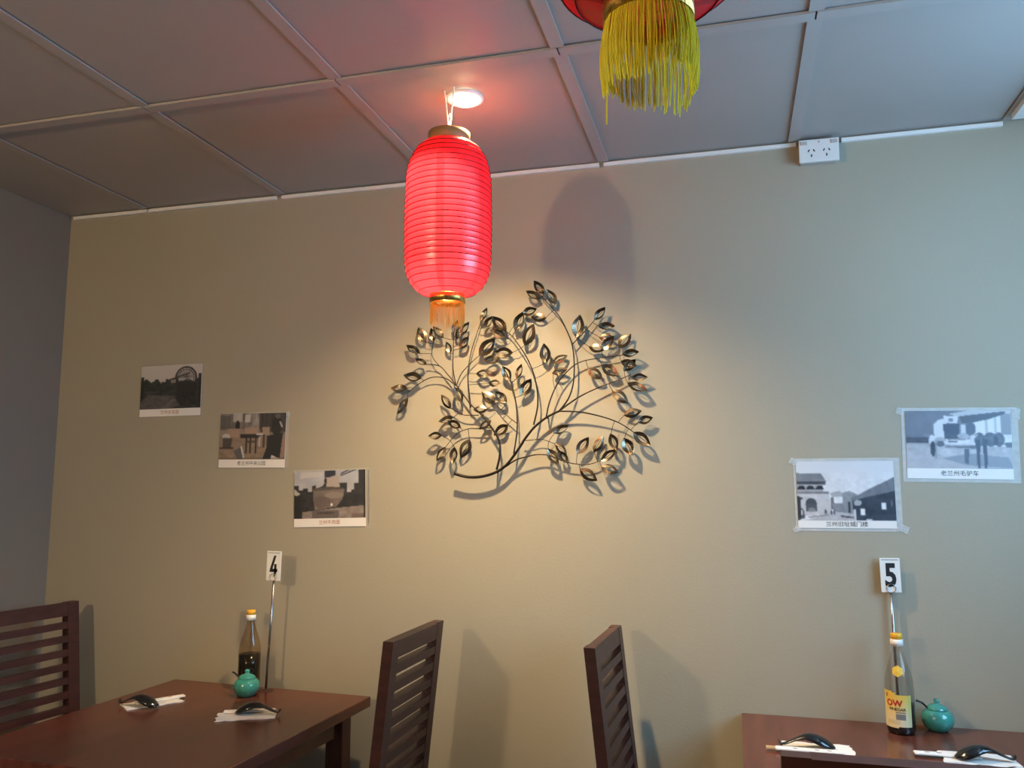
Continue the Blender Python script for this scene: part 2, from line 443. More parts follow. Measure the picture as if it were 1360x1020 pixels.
# ================================================================== LANTERNS
def lantern(label, top, string_to, thr, rot, extra):
    """top = world point of the cap's upper rim centre"""
    t = thing('paper_lantern', label, 'lantern', top, rot, 'red barrel lanterns hanging from the ceiling')
    H, R = .416, .1135
    zt = -.030                                     # cloth starts under the cap
    def prof(u):                                   # radius of the barrel from cap (0) to foot (1)
        if u < .27: q = 1 - u / .27; return .054 + (R - .054) * math.sqrt(max(0, 1 - q ** 1.9))
        if u > .78: q = (u - .78) / .22; return .046 + (R - .046) * math.sqrt(max(0, 1 - q ** 2.1))
        return R + .002 * math.sin((u - .27) / .51 * PI)
    nr = 26
    us = [0, .02, .045]
    ring_u = [.05 + .93 * k / (nr - 1) for k in range(nr)]
    P = [(prof(0), zt), (prof(.012), zt - .012 * H), (prof(.03), zt - .03 * H)]
    for a, bb in zip(ring_u, ring_u[1:]):
        for f in (0, .25, .5, .75):
            u = a + (bb - a) * f
            P.append((prof(u) - .0007 * math.sin(f * PI) , zt - u * H))
    P.append((prof(ring_u[-1]), zt - ring_u[-1] * H)); P.append((.0455, zt - H))
    b = B(); lathe(b, P, 64); obj('cloth_body', b, 'lantern_cloth', t, True)
    unit = None
    for u in ring_u:
        r = prof(u) + .0006
        if unit is None:
            b = B(); lathe(b, [(1 + .011 * math.cos(a), .011 * math.sin(a)) for a in (0, PI / 2, PI, 3 * PI / 2)], 48, close=True)
            o = obj('rib', b, 'rib_wire', t, True); unit = o.data
        else: o = obj_me('rib', unit, None, t)
        o.location = (0, 0, zt - u * H); o.scale = (r, r, .11)
    b = B(); lathe(b, [(.0525, -.032), (.0565, -.032), (.0565, 0), (.0525, 0)], 48, close=True); obj('top_ring', b, 'cap_wood', t, True)
    b = B(); tube(b, [(-.053, 0, -.006), (.053, 0, -.006)], .0015, 5); obj('cross_wire', b, 'steel', t)
    zb = zt - H
    b = B(); lathe(b, [(.0445, zb - .021), (.047, zb - .021), (.047, zb + .003), (.0445, zb + .003)], 48, close=True); obj('bottom_ring', b, 'gold_foil', t, True)
    # fringe
    b = B(); n = extra['n']
    for k in range(n):
        a = 2 * PI * k / n + random.uniform(-.012, .012); r0 = .0436 + random.uniform(-.0008, .0008)
        ln = extra['len'] * random.uniform(.90, 1.06) * (1 + .10 * math.sin(a * 2 + 1) + .05 * math.sin(a * 5))
        fl = extra['flare']; pts = []
        wa, wb = random.uniform(-.03, .03), random.uniform(-.04, .04)
        for q in range(5):
            f = q / 4
            rr = r0 + fl * math.sin(f * PI * .8) + random.uniform(-.0006, .0006)
            aa = a + wa * f + wb * f * f
            pts.append((rr * math.cos(aa), rr * math.sin(aa), zb - .018 - ln * f))
        tube(b, pts, extra['rad'], 3, False)
    o = obj('fringe', b, thr, t); o['kind'] = 'stuff'
    if extra.get('loose') is not None:
        a = extra['loose'] - rot; r0 = .0465
        b = B(); zz = zb - .012 - extra['len'] * .9
        tube(b, spline([(r0 * math.cos(a + w), r0 * math.sin(a + w), zz - s) for w, s in ((0, -.03), (.02, 0), (.06, .018), (.03, .036), (.0, .055))], 4), .0008, 4)
        obj('loose_thread', b, thr, t)
    # strings to the ceiling
    b = B(); cc = Matrix.Rotation(-rot, 3, 'Z')
    for s in string_to:
        e = cc @ (Vector(s) - Vector(top))
        tube(b, [(0, 0, -.005), e * .15 + Vector((0, 0, .002)), e * .6, e], .0022, 5)
    tube(b, [(-.02, 0, .04), (-.012, 0, .052), (-.005, .002, .045)], .0016, 4)
    obj('hanging_string', b, 'string_white', t)
    return t
LY = 1.99
Ltop = on_y(596.5, 178, LY)
lantern('glowing red lantern with a gold fringe hanging below the downlight', Ltop,
        [(Ltop.x - .016, LY + .004, CEIL + .004), (Ltop.x + .016, LY - .008, CEIL + .004)], 'thread_gold', 2.0, dict(n=150, len=.064, flare=.001, rad=.00042))
zr = Ltop.z - .030 - .416 - .021
c2 = on_z(861, 30, zr)
lantern('red lantern with a bright yellow fringe hanging nearer the middle of the room', (c2.x, c2.y, Ltop.z),
        [(c2.x - .01, c2.y, CEIL + .004), (c2.x + .01, c2.y, CEIL + .004)], 'thread_yellow', 0.6,
        dict(n=250, len=.076, flare=.0065, rad=.00066, loose=math.radians(205)))

# ================================================================== LEAF SCULPTURE
OFF = .034
sc = thing('leaf_branch_sculpture', 'dark metal branch sculpture with open bronze leaves on the wall', 'wall art', (-0.62, WALL, 1.48))
S0 = Vector(sc.location)
def za(x, y): return (500 + x / 3.29, 360 + y / 3.29)
def zb_(x, y): return (680 + x / 3.29, 360 + y / 3.29)
def wp(p, off=OFF): return on_y(p[0], p[1], WALL - off) - S0
A, Bq = za, zb_
branches = [  # (points, start radius, end radius)
    ([A(340, 885), A(400, 900), A(460, 898), A(520, 880), A(565, 850), A(605, 800), A(640, 748), Bq(50, 742), Bq(95, 685), Bq(150, 640), Bq(205, 612)], .0052, .0036),
    ([Bq(205, 612), Bq(290, 552), Bq(380, 508), Bq(460, 478), Bq(520, 452)], .0030, .0014),
    ([Bq(205, 612), Bq(290, 615), Bq(360, 628), Bq(430, 648), Bq(480, 670), Bq(532, 705)], .0030, .0014),
    ([Bq(150, 636), Bq(165, 570), Bq(200, 490), Bq(250, 430), Bq(300, 397), Bq(380, 380), Bq(482, 368)], .0026, .0014),
    ([Bq(205, 612), Bq(245, 560), Bq(268, 490), Bq(272, 400), Bq(262, 320), Bq(235, 250), Bq(205, 195), Bq(160, 145), Bq(128, 108)], .0028, .0014),
    ([Bq(262, 322), Bq(300, 283), Bq(330, 250), Bq(360, 215)], .0018, .0013),
    ([Bq(95, 672), Bq(112, 590), Bq(110, 520), Bq(92, 440), Bq(60, 370), Bq(20, 310), A(592, 285), A(566, 262)], .0028, .0014),
    ([A(600, 798), A(615, 690), A(610, 580), A(595, 510), A(582, 478)], .0026, .0014),
    ([A(613, 665), A(580, 640), A(545, 607), A(518, 577)], .0016, .0012),
    ([A(525, 868), A(540, 800), A(535, 740), A(500, 680), A(455, 625), A(410, 580), A(350, 500), A(310, 450), A(275, 415), A(222, 408)], .0040, .0014),
    ([A(275, 415), A(243, 370), A(248, 312)], .0014, .0011),
    ([A(345, 500), A(300, 468), A(240, 465), A(190, 490), A(138, 530)], .0020, .0012),
    ([A(348, 500), A(335, 430), A(335, 360), A(338, 280)], .0018, .0012),
    ([A(350, 500), A(370, 450), A(410, 405), A(450, 368)], .0018, .0012),
    ([A(413, 598), A(400, 480), A(402, 420), A(415, 350), A(440, 270), A(456, 222)], .0020, .0012),
    ([A(447, 630), A(380, 628), A(327, 600)], .0016, .0012),
    ([A(498, 685), A(440, 688), A(400, 690), A(350, 712), A(303, 768)], .0018, .0012),
    ([A(565, 855), A(610, 825), A(658, 811), Bq(110, 802), Bq(160, 805), Bq(210, 825), Bq(260, 840), Bq(330, 845), Bq(390, 828)], .0026, .0013),
    ([Bq(45, 742), Bq(90, 738), Bq(130, 735), Bq(188, 755)], .0015, .0011),
]
allpts = []
for pts, ra, rb in branches:
    oa, ob = (OFF, .028) if ra > .005 else ((.030, .017) if ra > .0024 else (.021, .016))
    pp = spline([wp(p, oa + (ob - oa) * i / (len(pts) - 1)) for i, p in enumerate(pts)], 6)
    n = len(pp); b = B()
    tube(b, pp, [ra + (rb - ra) * i / (n - 1) for i in range(n)], 7)
    obj('branch', b, 'branch_metal', sc, True)
    allpts += [(q, i / n) for i, q in enumerate(pp)]
leaves = [(A, *q) for q in (
    (213, 312, 183, 245), (292, 294, 247, 242), (252, 312, 240, 248), (190, 362, 130, 325), (220, 410, 168, 384), (198, 470, 118, 457), (136, 515, 62, 513),
    (137, 555, 90, 625), (325, 362, 305, 308), (335, 272, 358, 214), (365, 280, 407, 222), (362, 342, 406, 285), (350, 300, 372, 238), (455, 220, 485, 160), (470, 252, 508, 198),
    (569, 264, 503, 198), (567, 292, 497, 255), (448, 370, 522, 293), (597, 357, 513, 357), (540, 390, 468, 385), (435, 448, 503, 448), (490, 490, 545, 491), (340, 508, 376, 572),
    (325, 602, 283, 540), (338, 641, 272, 660), (370, 685, 310, 655), (287, 718, 225, 722), (303, 768, 262, 830), (342, 768, 333, 845), (408, 735, 368, 817), (487, 603, 423, 606),
    (502, 650, 448, 692), (577, 672, 512, 719), (518, 577, 460, 527), (570, 577, 515, 525), (586, 481, 552, 413), (613, 472, 636, 405))]
leaves += [(Bq, *q) for q in (
    (38, 547, 86, 469), (15, 262, 50, 178), (140, 103, 95, 42), (122, 122, 60, 88), (192, 145, 150, 80), (45, 187, 110, 165), (150, 206, 82, 200), (55, 327, 95, 230), (150, 405, 140, 315),
    (175, 402, 243, 368), (175, 447, 243, 428), (280, 292, 298, 190), (360, 215, 410, 158), (375, 240, 452, 243), (380, 290, 445, 290), (335, 331, 405, 345), (390, 346, 447, 283), (465, 336, 520, 274),
    (482, 364, 557, 354), (474, 395, 546, 415), (487, 437, 542, 385), (390, 409, 466, 461), (330, 425, 396, 471), (522, 465, 594, 464), (504, 490, 592, 525), (437, 520, 508, 577), (488, 630, 567, 610),
    (550, 660, 617, 640), (530, 704, 607, 764), (488, 730, 529, 807), (430, 710, 460, 787), (390, 830, 456, 780), (388, 855, 466, 880), (295, 865, 373, 916), (283, 800, 336, 724),
    (357, 792, 400, 720), (182, 710, 251, 674), (190, 754, 239, 801), (155, 777, 203, 846), (240, 838, 212, 786))]
def leaf_mesh(cup):
    """unit almond along +x, open in the middle with a fine vein; z is its thickness side"""
    b = B(); n = 11; out_t, in_t, out_b, in_b = [], [], [], []
    for sgn in (1, -1):
        o_, i_ = [], []
        for k in range(n):
            t = k / (n - 1)
            w = .255 * math.sin(PI * t) ** .85 * (1 + .12 * math.cos(PI * t))
            ti = .20 + .62 * t
            wi = .105 * math.sin(PI * t) ** .9
            o_.append((t, sgn * w, cup * .03)); i_.append((ti, sgn * wi, -cup * .05))
        vo = [b.verts.new(v) for v in o_]; vi = [b.verts.new(v) for v in i_]
        for k in range(n - 1):
            f = (vo[k], vo[k + 1], vi[k + 1], vi[k])
            b.faces.new(f if sgn > 0 else f[::-1])
    bmesh.ops.remove_doubles(b, verts=list(b.verts), dist=1e-4)
    g = bmesh.ops.solidify(b, geom=list(b.faces), thickness=.018)
    tube(b, [(.0, 0, 0), (.13, 0, -.03), (.5, .01, -.05), (.87, 0, -.03)], .012, 4)
    me = D.meshes.new('leaf'); b.to_mesh(me); b.free(); me.materials.append(MATS['leaf_metal']); return me
LM = [leaf_mesh(1.0), leaf_mesh(-.6), leaf_mesh(1.8)]
lrng = random.Random(21)
for fn, x0, y0_, x1, y1_ in leaves:
    off = lrng.uniform(.014, .032)
    p0 = wp(fn(x0, y0_), .017 + (off - .017) * .4); p1 = wp(fn(x1, y1_), off)
    ax = (p1 - p0); ln = ax.length; ax.normalize()
    nrm = Vector((lrng.uniform(-.35, .35), -1, lrng.uniform(-.1, .7)))
    zz = (nrm - ax * nrm.dot(ax)).normalized(); yy = zz.cross(ax)
    M = Matrix((ax, yy, zz)).transposed().to_4x4(); M.translation = p0
    o = obj_me('leaf', lrng.choice(LM), None, sc)
    o.matrix_local = M @ Matrix.Diagonal((ln, ln * lrng.uniform(.95, 1.15), ln, 1))
    # wire stem to the closest twig, set a bit towards the root
    best = min(allpts, key=lambda q: (q[0] - p0).length + .012 * q[1] + (0.02 if (q[0] - p0).dot(ax) > 0 else 0))[0]
    if (best - p0).length > .004:
        b = B(); mid = (best + p0) / 2 + Vector((0, -.002, 0)); tube(b, [best, mid, p0 + ax * .004], .0010, 5); obj('stem', b, 'branch_metal', sc)
# wall fixings behind the trunk
for q in (A(520, 880), Bq(150, 640), A(455, 625)):
    e = wp(q, .03); b = B(); tube(b, [e, (e.x, -.0005, e.z)], .003, 6); obj('wall_pin', b, 'branch_metal', sc)

# ================================================================== POWER OUTLET
pc = on_y(1087.7, 199.2, WALL - .036)
so = thing('power_outlet', 'white double power outlet mounted high at the ceiling line', 'power outlet', (pc.x, WALL, pc.z))
so.rotation_euler = (0, math.radians(0.6), 0)
b = B(); box(b, -.054, .054, -.026, -.0005, -.034, .034); bevel(b, .002, 1); obj('mounting_block', b, 'grey_plastic', so)
b = B(); box(b, -.058, .058, -.036, -.026, -.036, .036); bevel(b, .003, 2); obj('face_plate', b, 'white_plastic', so)
for sx in (-.022, .022):
    for dx, dz, ro in ((-.0075, .006, -.5), (.0075, .006, .5), (0, -.010, 0)):
        b = B(); box(b, -.0016, .0016, -.0366, -.0355, -.0042, .0042, Matrix.Translation((sx + dx, 0, dz - .006)) @ Matrix.Rotation(-ro, 4, 'Y')); obj('pin_slot', b, 'black_slot', so)
for sx in (-.044, .044):
    b = B(); box(b, sx - .010, sx + .010, -.0385, -.0355, .019, .030); bevel(b, .001, 1); obj('rocker_switch', b, 'grey_plastic', so)
b = B(); lathe(b, [(0, 0), (.003, .0), (.003, -.001)], 10, Matrix.Translation((0, -.0365, .027)) @ Matrix.Rotation(-PI / 2, 4, 'X')); obj('screw_cap', b, 'grey_plastic', so)

# ================================================================== LAMINATED PHOTOGRAPHS
NU, NV = 132, 82
U_, V_ = np.meshgrid((np.arange(NU) + .5) / NU, (np.arange(NV) + .5) / NV)
def fbm(sx, sy, seed, octs=3):
    r = np.random.default_rng(seed); out = np.zeros((NV, NU)); amp = 1.0; tot = 0
    for o in range(octs):
        gx, gy = int(sx * 2 ** o) + 2, int(sy * 2 ** o) + 2
        g = r.random((gy, gx)); x = U_ * (gx - 1.001); y = V_ * (gy - 1.001)
        xi, yi = x.astype(int), y.astype(int); fx_, fy_ = x - xi, y - yi
        out += amp * (g[yi, xi] * (1 - fx_) * (1 - fy_) + g[yi, xi + 1] * fx_ * (1 - fy_) + g[yi + 1, xi] * (1 - fx_) * fy_ + g[yi + 1, xi + 1] * fx_ * fy_)
        tot += amp; amp *= .55
    return out / tot - .5
class Pic:
    def __init__(s, top, bot):
        t = np.array(top, float); bt = np.array(bot, float)
        s.a = t[None, None] * (1 - V_[..., None]) + bt[None, None] * V_[..., None]
    def put(s, m, c, k=1.0): m = (m * k)[..., None]; s.a = s.a * (1 - m) + np.array(c, float) * m
    def rect(s, x0, x1, y0, y1, c, k=1.0): s.put(((U_ > x0) & (U_ < x1) & (V_ > y0) & (V_ < y1)).astype(float), c, k)
    def ell(s, cx, cy, rx, ry, c, k=1.0, hi=1e9, lo=-1e9): s.put((((U_ - cx) / rx) ** 2 + ((V_ - cy) / ry) ** 2 < 1).astype(float) * (V_ < hi) * (V_ > lo), c, k)
    def poly(s, P, c, k=1.0):
        m = np.zeros((NV, NU), bool); n = len(P)
        for i in range(n):
            (x1, y1), (x2, y2) = P[i], P[(i + 1) % n]
            if y1 == y2: continue
            hit = ((y1 > V_) != (y2 > V_)) & (U_ < (x2 - x1) * (V_ - y1) / (y2 - y1) + x1); m ^= hit
        s.put(m.astype(float), c, k)
    def line(s, x1, y1, x2, y2, w, c, k=1.0):
        dx, dy = x2 - x1, y2 - y1; t = np.clip(((U_ - x1) * dx + (V_ - y1) * dy) / (dx * dx + dy * dy), 0, 1)
        s.put((np.hypot(U_ - x1 - t * dx, (V_ - y1 - t * dy) * .65) < w).astype(float), c, k)
    def skyline(s, f, c, k=1.0): s.put((V_ > f).astype(float), c, k)
    def noise(s, amp, sx, sy, seed, y0=0, y1=1): s.a += (fbm(sx, sy, seed) * amp * (V_ > y0) * (V_ < y1))[..., None]
    def out(s):
        a = s.a                                        # soften like a photographic print
        p = np.pad(a, ((1, 1), (1, 1), (0, 0)), 'edge')
        a = (p[:-2, 1:-1] + p[2:, 1:-1] + p[1:-1, :-2] + p[1:-1, 2:] + 2 * a) / 6
        return np.clip(a, 4, 250)

def pic_wheel():
    p = Pic((196, 190, 184), (176, 172, 168))
    tl = .36 + fbm(16, 2, 3) * .22 - .06 * (U_ > .42) * (U_ < .56)
    p.skyline(tl, (52, 56, 54)); p.noise(34, 20, 14, 5, .35)
    for r, w in ((.165, .012), (.13, .006)):
        d = np.hypot(U_ - .745, (V_ - .30) * .70); p.put(((abs(d - r) < w) & (V_ < .42)).astype(float), (34, 34, 36))
    for a in np.linspace(PI, 2 * PI, 11): p.line(.745, .30, .745 + .165 * math.cos(a), .30 + .22 * math.sin(a), .004, (60, 60, 62))
    p.ell(.745, .30, .155, .20, (120, 118, 116), .35, hi=.33)
    p.line(.50, .33, .80, .20, .010, (52, 50, 50)); p.rect(.50, .58, .34, .42, (150, 146, 142), .8)
    p.rect(.64, .84, .30, .37, (150, 148, 148), .45)
    p.rect(.60, .93, .40, .93, (40, 40, 40), .75); p.rect(.945, 1, .22, 1, (38, 38, 40), .9); p.rect(0, .05, .26, .76, (32, 34, 34), .9)
    p.poly([(0, .84), (.14, .68), (.55, .70), (.66, .92), (.5, 1), (0, 1)], (104, 100, 98), .75)
    p.noise(46, 26, 20, 8, .62); p.poly([(.34, 1), (.54, .78), (.58, .80), (.44, 1)], (120, 112, 108), .6)
    p.rect(.06, .32, .58, .62, (96, 92, 88), .4)
    return p.out()
def pic_garden():
    p = Pic((126, 122, 118), (128, 112, 98))
    p.noise(110, 16, 4, 11, 0, .36); p.rect(.20, .34, 0, .18, (198, 190, 182), .7); p.rect(.38, .46, .02, .2, (206, 200, 192), .8); p.rect(.54, .57, 0, .2, (170, 164, 158), .7)
    p.rect(.60, 1, 0, .42, (56, 54, 54), .85); p.rect(0, .16, .05, .36, (74, 74, 72), .7)
    for x in (.36, .64, .70, .78): p.rect(x, x + .014, 0, .4, (44, 42, 42), .8)
    p.ell(.27, .27, .035, .11, (34, 34, 36)); p.rect(.0, .62, .34, .50, (160, 142, 126), .55)
    for x, y, w, h in ((.12, .33, .18, .20), (.38, .32, .20, .16), (.64, .30, .12, .18)): p.poly([(x, y), (x + w, y), (x + w * .96, y + h), (x + .02, y + h)], (164, 138, 120), .95)
    p.poly([(0, .52), (1, .50), (1, 1), (0, 1)], (150, 128, 106), .6); p.noise(40, 18, 14, 14, .5)
    p.rect(.32, .62, .45, .54, (46, 44, 44)); p.rect(.56, .66, .44, .47, (200, 196, 190))
    for x in (.40, .46, .545): p.rect(x, x + .022, .52, .86, (44, 40, 38))
    p.rect(.42, .56, .60, .64, (70, 64, 60)); p.rect(.60, .625, .5, .72, (196, 190, 184), .8); p.rect(.66, .69, .46, .74, (70, 60, 56))
    p.poly([(.22, .82), (.34, .72), (.37, .98), (.30, 1)], (92, 90, 92)); p.line(.34, .73, .38, .95, .012, (206, 202, 198))
    p.ell(.86, .28, .075, .22, (38, 40, 44)); p.ell(.875, .075, .04, .055, (96, 92, 94)); p.poly([(.72, .50), (.96, .42), (.92, .96), (.66, 1), (.72, .74)], (34, 38, 42))
    p.line(.91, .2, .94, .30, .012, (188, 184, 180)); p.poly([(.80, .90), (.93, .99), (.78, .99)], (206, 198, 188)); p.poly([(.96, .55), (1, .5), (1, 1), (.93, .98)], (140, 118, 108), .7)
    p.ell(.10, .50, .06, .06, (188, 184, 180)); p.poly([(.05, .52), (.2, .54), (.18, .74), (.05, .74)], (50, 46, 46), .7); p.rect(0, .22, .73, .77, (54, 46, 42), .8)
    p.rect(.0, 1, .955, 1, (70, 62, 58), .3)
    return p.out()
def pic_bowl():
    p = Pic((168, 172, 182), (190, 182, 176))
    p.noise(40, 4, 5, 31, 0, .45); p.poly([(.10, .02), (.42, .02), (.40, .12), (.08, .16)], (206, 198, 192), .6)
    tl = np.where(U_ < .07, .30, np.where(U_ < .13, .40, np.where(U_ < .20, .36, np.where(U_ < .26, .44, np.where(U_ < .29, .32, .30)))))
    tl = np.where(U_ > .31, .38 - (U_ - .31) * .6, tl); tl = np.where(U_ > .42, .28, tl); tl = np.where(U_ > .64, .27, tl); tl = np.where(U_ > .74, .46, tl); tl = np.where(U_ > .80, .41, tl); tl = np.where(U_ > .84, .28, tl); tl = np.where(U_ > .90, 0, tl)
    p.skyline(tl, (44, 46, 50)); p.noise(26, 14, 10, 33, .4)
    p.rect(.43, .585, 0, .15, (40, 46, 62)); p.line(.66, .075, .80, -.02, .007, (36, 36, 40)); p.line(.66, .115, .88, -.01, .007, (36, 36, 40))
    p.poly([(.45, .17), (.63, .08), (.645, .40), (.455, .38)], (172, 160, 152)); p.ell(.445, .22, .018, .07, (54, 46, 48))
    p.ell(.49, .40, .225, .055, (84, 76, 74)); p.poly([(.27, .42), (.71, .40), (.68, .60), (.60, .76), (.30, .82), (.27, .6)], (116, 104, 98))
    p.noise(30, 12, 10, 36, .4, .82); p.ell(.57, .52, .13, .07, (146, 134, 124), .8); p.ell(.40, .66, .12, .12, (94, 80, 80), .5); p.ell(.53, .715, .016, .03, (236, 232, 224))
    p.poly([(.12, .86), (.5, .80), (.62, .78), (1, .74), (1, 1), (.12, 1)], (140, 128, 122)); p.noise(46, 20, 16, 38, .76)
    p.rect(.26, .63, .83, .985, (100, 92, 90)); p.rect(.80, 1, .9, 1, (112, 92, 86), .8)
    for k in range(9): p.rect(.335 + k * .026, .352 + k * .026, .87, .90, (48, 44, 44))
    p.poly([(0, .36), (.09, .48), (.04, .52), (0, .50)], (176, 168, 160)); p.rect(0, .10, .52, 1, (32, 34, 36), .9); p.rect(.97, 1, 0, .99, (26, 26, 30), .8)
    return p.out()
def pic_gate():
    p = Pic((214, 216, 220), (226, 226, 228))
    p.noise(6, 4, 4, 41)
    p.poly([(0, .20), (.26, .21), (.31, .34), (.30, .40), (0, .40)], (128, 132, 138)); p.noise(22, 20, 6, 42, .2, .34); p.rect(0, .30, .345, .385, (70, 76, 84)); p.rect(0, .27, .385, .53, (164, 166, 170))
    for x in (.05, .145, .24): p.ell(x, .48, .042, .07, (44, 50, 58), hi=.475)
    p.rect(0, .33, .51, .55, (128, 130, 136)); p.poly([(0, .55), (.33, .55), (.36, .90), (0, .92)], (196, 194, 196))
    p.ell(.145, .72, .058, .10, (74, 80, 88)); p.rect(.088, .203, .72, .84, (86, 92, 100)); p.ell(.15, .82, .04, .04, (150, 150, 152), .8)
    p.poly([(0, .58), (.07, .62), (.03, .66), (0, .64)], (70, 74, 80)); p.rect(.0, .035, .62, .98, (52, 58, 66)); p.poly([(.0, .78), (.06, .80), (.08, .95), (.02, .98)], (54, 58, 64), .8); p.rect(.035, .055, .82, .90, (220, 220, 222))
    p.poly([(.34, .54), (.44, .50), (.50, .58), (.48, .66), (.38, .66)], (150, 152, 156), .7); p.rect(.345, .385, .61, .80, (112, 114, 120)); p.poly([(.46, .54), (.54, .50), (.62, .56), (.60, .92), (.46, .92)], (146, 150, 156)); p.rect(.38, .47, .60, .70, (226, 226, 230)); p.poly([(.36, .71), (.47, .71), (.50, .86), (.38, .86)], (132, 136, 142))
    p.rect(.52, .545, .68, .86, (66, 70, 78)); p.poly([(.55, .63), (.78, .44), (1, .27), (1, .60), (.72, .62), (.56, .68)], (118, 124, 132)); p.noise(34, 26, 18, 44, .3, .64)
    p.poly([(.57, .66), (.72, .60), (1, .50), (1, .99), (.60, .99), (.57, .8)], (58, 68, 80)); p.noise(26, 18, 14, 45, .55); p.ell(.62, .70, .04, .05, (198, 200, 202), .8)
    p.poly([(.26, .92), (.36, .84), (.58, .88), (.60, 1), (.05, 1)], (186, 184, 186)); p.noise(34, 22, 18, 46, .82); p.poly([(.44, .90), (.58, .93), (.57, .955), (.45, .94)], (90, 94, 102))
    for x, y in ((.29, .85), (.35, .86), (.38, .85)): p.ell(x, y, .010, .04, (80, 84, 92))
    p.rect(.645, .69, .79, .90, (232, 232, 234)); p.rect(.855, .905, .69, .81, (232, 232, 234)); p.poly([(.575, .80), (.595, .80), (.60, .99), (.585, .99)], (210, 210, 214)); p.rect(.955, .965, .66, .76, (150, 154, 160)); p.rect(.70, .76, .96, .985, (200, 200, 204))
    p.line(.12, .94, .32, .90, .008, (150, 148, 150)); p.rect(.0, .02, .92, 1, (60, 64, 70), .8)
    return p.out()
def pic_truck():
    p = Pic((118, 124, 134), (180, 178, 182))
    p.rect(0, .42, 0, .48, (122, 130, 142)); p.noise(14, 14, 6, 51, 0, .5); p.rect(0, .26, .46, .56, (84, 92, 104)); p.rect(0, .24, .56, .60, (170, 172, 176)); p.poly([(0, .60), (1, .58), (1, 1), (0, 1)], (182, 182, 186)); p.noise(24, 20, 14, 52, .6)
    p.poly([(.62, .14), (1, .08), (1, .62), (.62, .62)], (222, 222, 224)); p.rect(.76, .78, .1, .5, (182, 184, 188)); p.rect(.84, .86, .1, .5, (188, 190, 194)); p.rect(.90, 1, .06, .42, (146, 152, 160))
    p.poly([(.42, .06), (.60, .0), (1, 0), (1, .06), (.68, .10), (.5, .11)], (190, 192, 196)); p.poly([(.52, .10), (.95, .02), (.95, .06), (.80, .15), (.62, .22), (.54, .22)], (96, 106, 118))
    p.poly([(.27, .24), (.32, .16), (.40, .13), (.40, .52), (.36, .55), (.28, .50)], (216, 216, 218)); p.poly([(.375, .09), (.51, .10), (.50, .22), (.37, .21)], (214, 214, 218)); p.ell(.44, .165, .022, .032, (134, 140, 148))
    p.poly([(.36, .23), (.52, .23), (.51, .48), (.375, .49)], (84, 98, 114)); p.ell(.62, .32, .05, .12, (104, 116, 130)); p.rect(.53, .575, .24, .42, (206, 208, 212)); p.ell(.55, .44, .055, .05, (176, 182, 188))
    p.ell(.255, .52, .034, .10, (208, 208, 212)); p.ell(.26, .66, .028, .13, (76, 84, 96)); p.ell(.33, .53, .06, .07, (176, 180, 186)); p.ell(.33, .57, .045, .05, (104, 112, 124)); p.line(.29, .52, .285, .82, .010, (150, 156, 164))
    p.poly([(.36, .52), (.66, .50), (.66, .58), (.37, .585)], (216, 216, 220)); p.rect(.41, .49, .525, .545, (96, 104, 116)); p.poly([(.30, .62), (.68, .60), (.70, .66), (.48, .64)], (100, 110, 122), .8); p.ell(.40, .72, .09, .06, (196, 198, 202))
    p.poly([(.34, .82), (.6, .74), (.96, .80), (1, .98), (.58, .94)], (132, 142, 154), .7)
    for x, r in ((.70, .05), (.80, .07), (.88, .05)): p.ell(x, .50, r, .12, (86, 98, 112), .85)
    p.noise(40, 26, 20, 55, .40, .74)
    for x in (.66, .725): p.poly([(x, .5), (x + .045, .5), (x + .035, .99), (x + .012, .99)], (84, 98, 112))
    p.poly([(.55, .66), (.60, .66), (.59, .92), (.555, .90)], (100, 112, 126)); p.poly([(.92, .56), (1, .54), (1, .64), (.95, .64)], (110, 120, 130)); p.ell(.63, .48, .02, .06, (206, 208, 212)); p.line(.60, .56, .68, .42, .006, (206, 208, 212))
    return p.out()

def patch(name, img, w, h, parent, mapf, keep=None):
    """printed patch: one colour per grid vertex"""
    nv, nu = img.shape[:2]
    me = D.meshes.new(name)
    verts = [tuple(mapf((i / (nu - 1) - .5) * w, (.5 - j / (nv - 1)) * h)) for j in range(nv) for i in range(nu)]
    faces = []
    for j in range(nv - 1):
        for i in range(nu - 1):
            if keep is None or keep((i + .5) / (nu - 1), (j + .5) / (nv - 1)):
                a = j * nu + i; faces.append((a, a + nu, a + nu + 1, a + 1))
    me.from_pydata(verts, [], faces)
    at = me.color_attributes.new('ink', 'FLOAT_COLOR', 'POINT')
    s = img.reshape(-1, 3) / 255.0
    l = np.where(s <= .04045, s / 12.92, ((s + .055) / 1.055) ** 2.4)
    at.data.foreach_set('color', np.concatenate([l, np.ones((len(l), 1))], 1).astype(np.float32).ravel())
    me.materials.append(MATS['printed_ink'])
    return obj_me(name, me, None, parent)

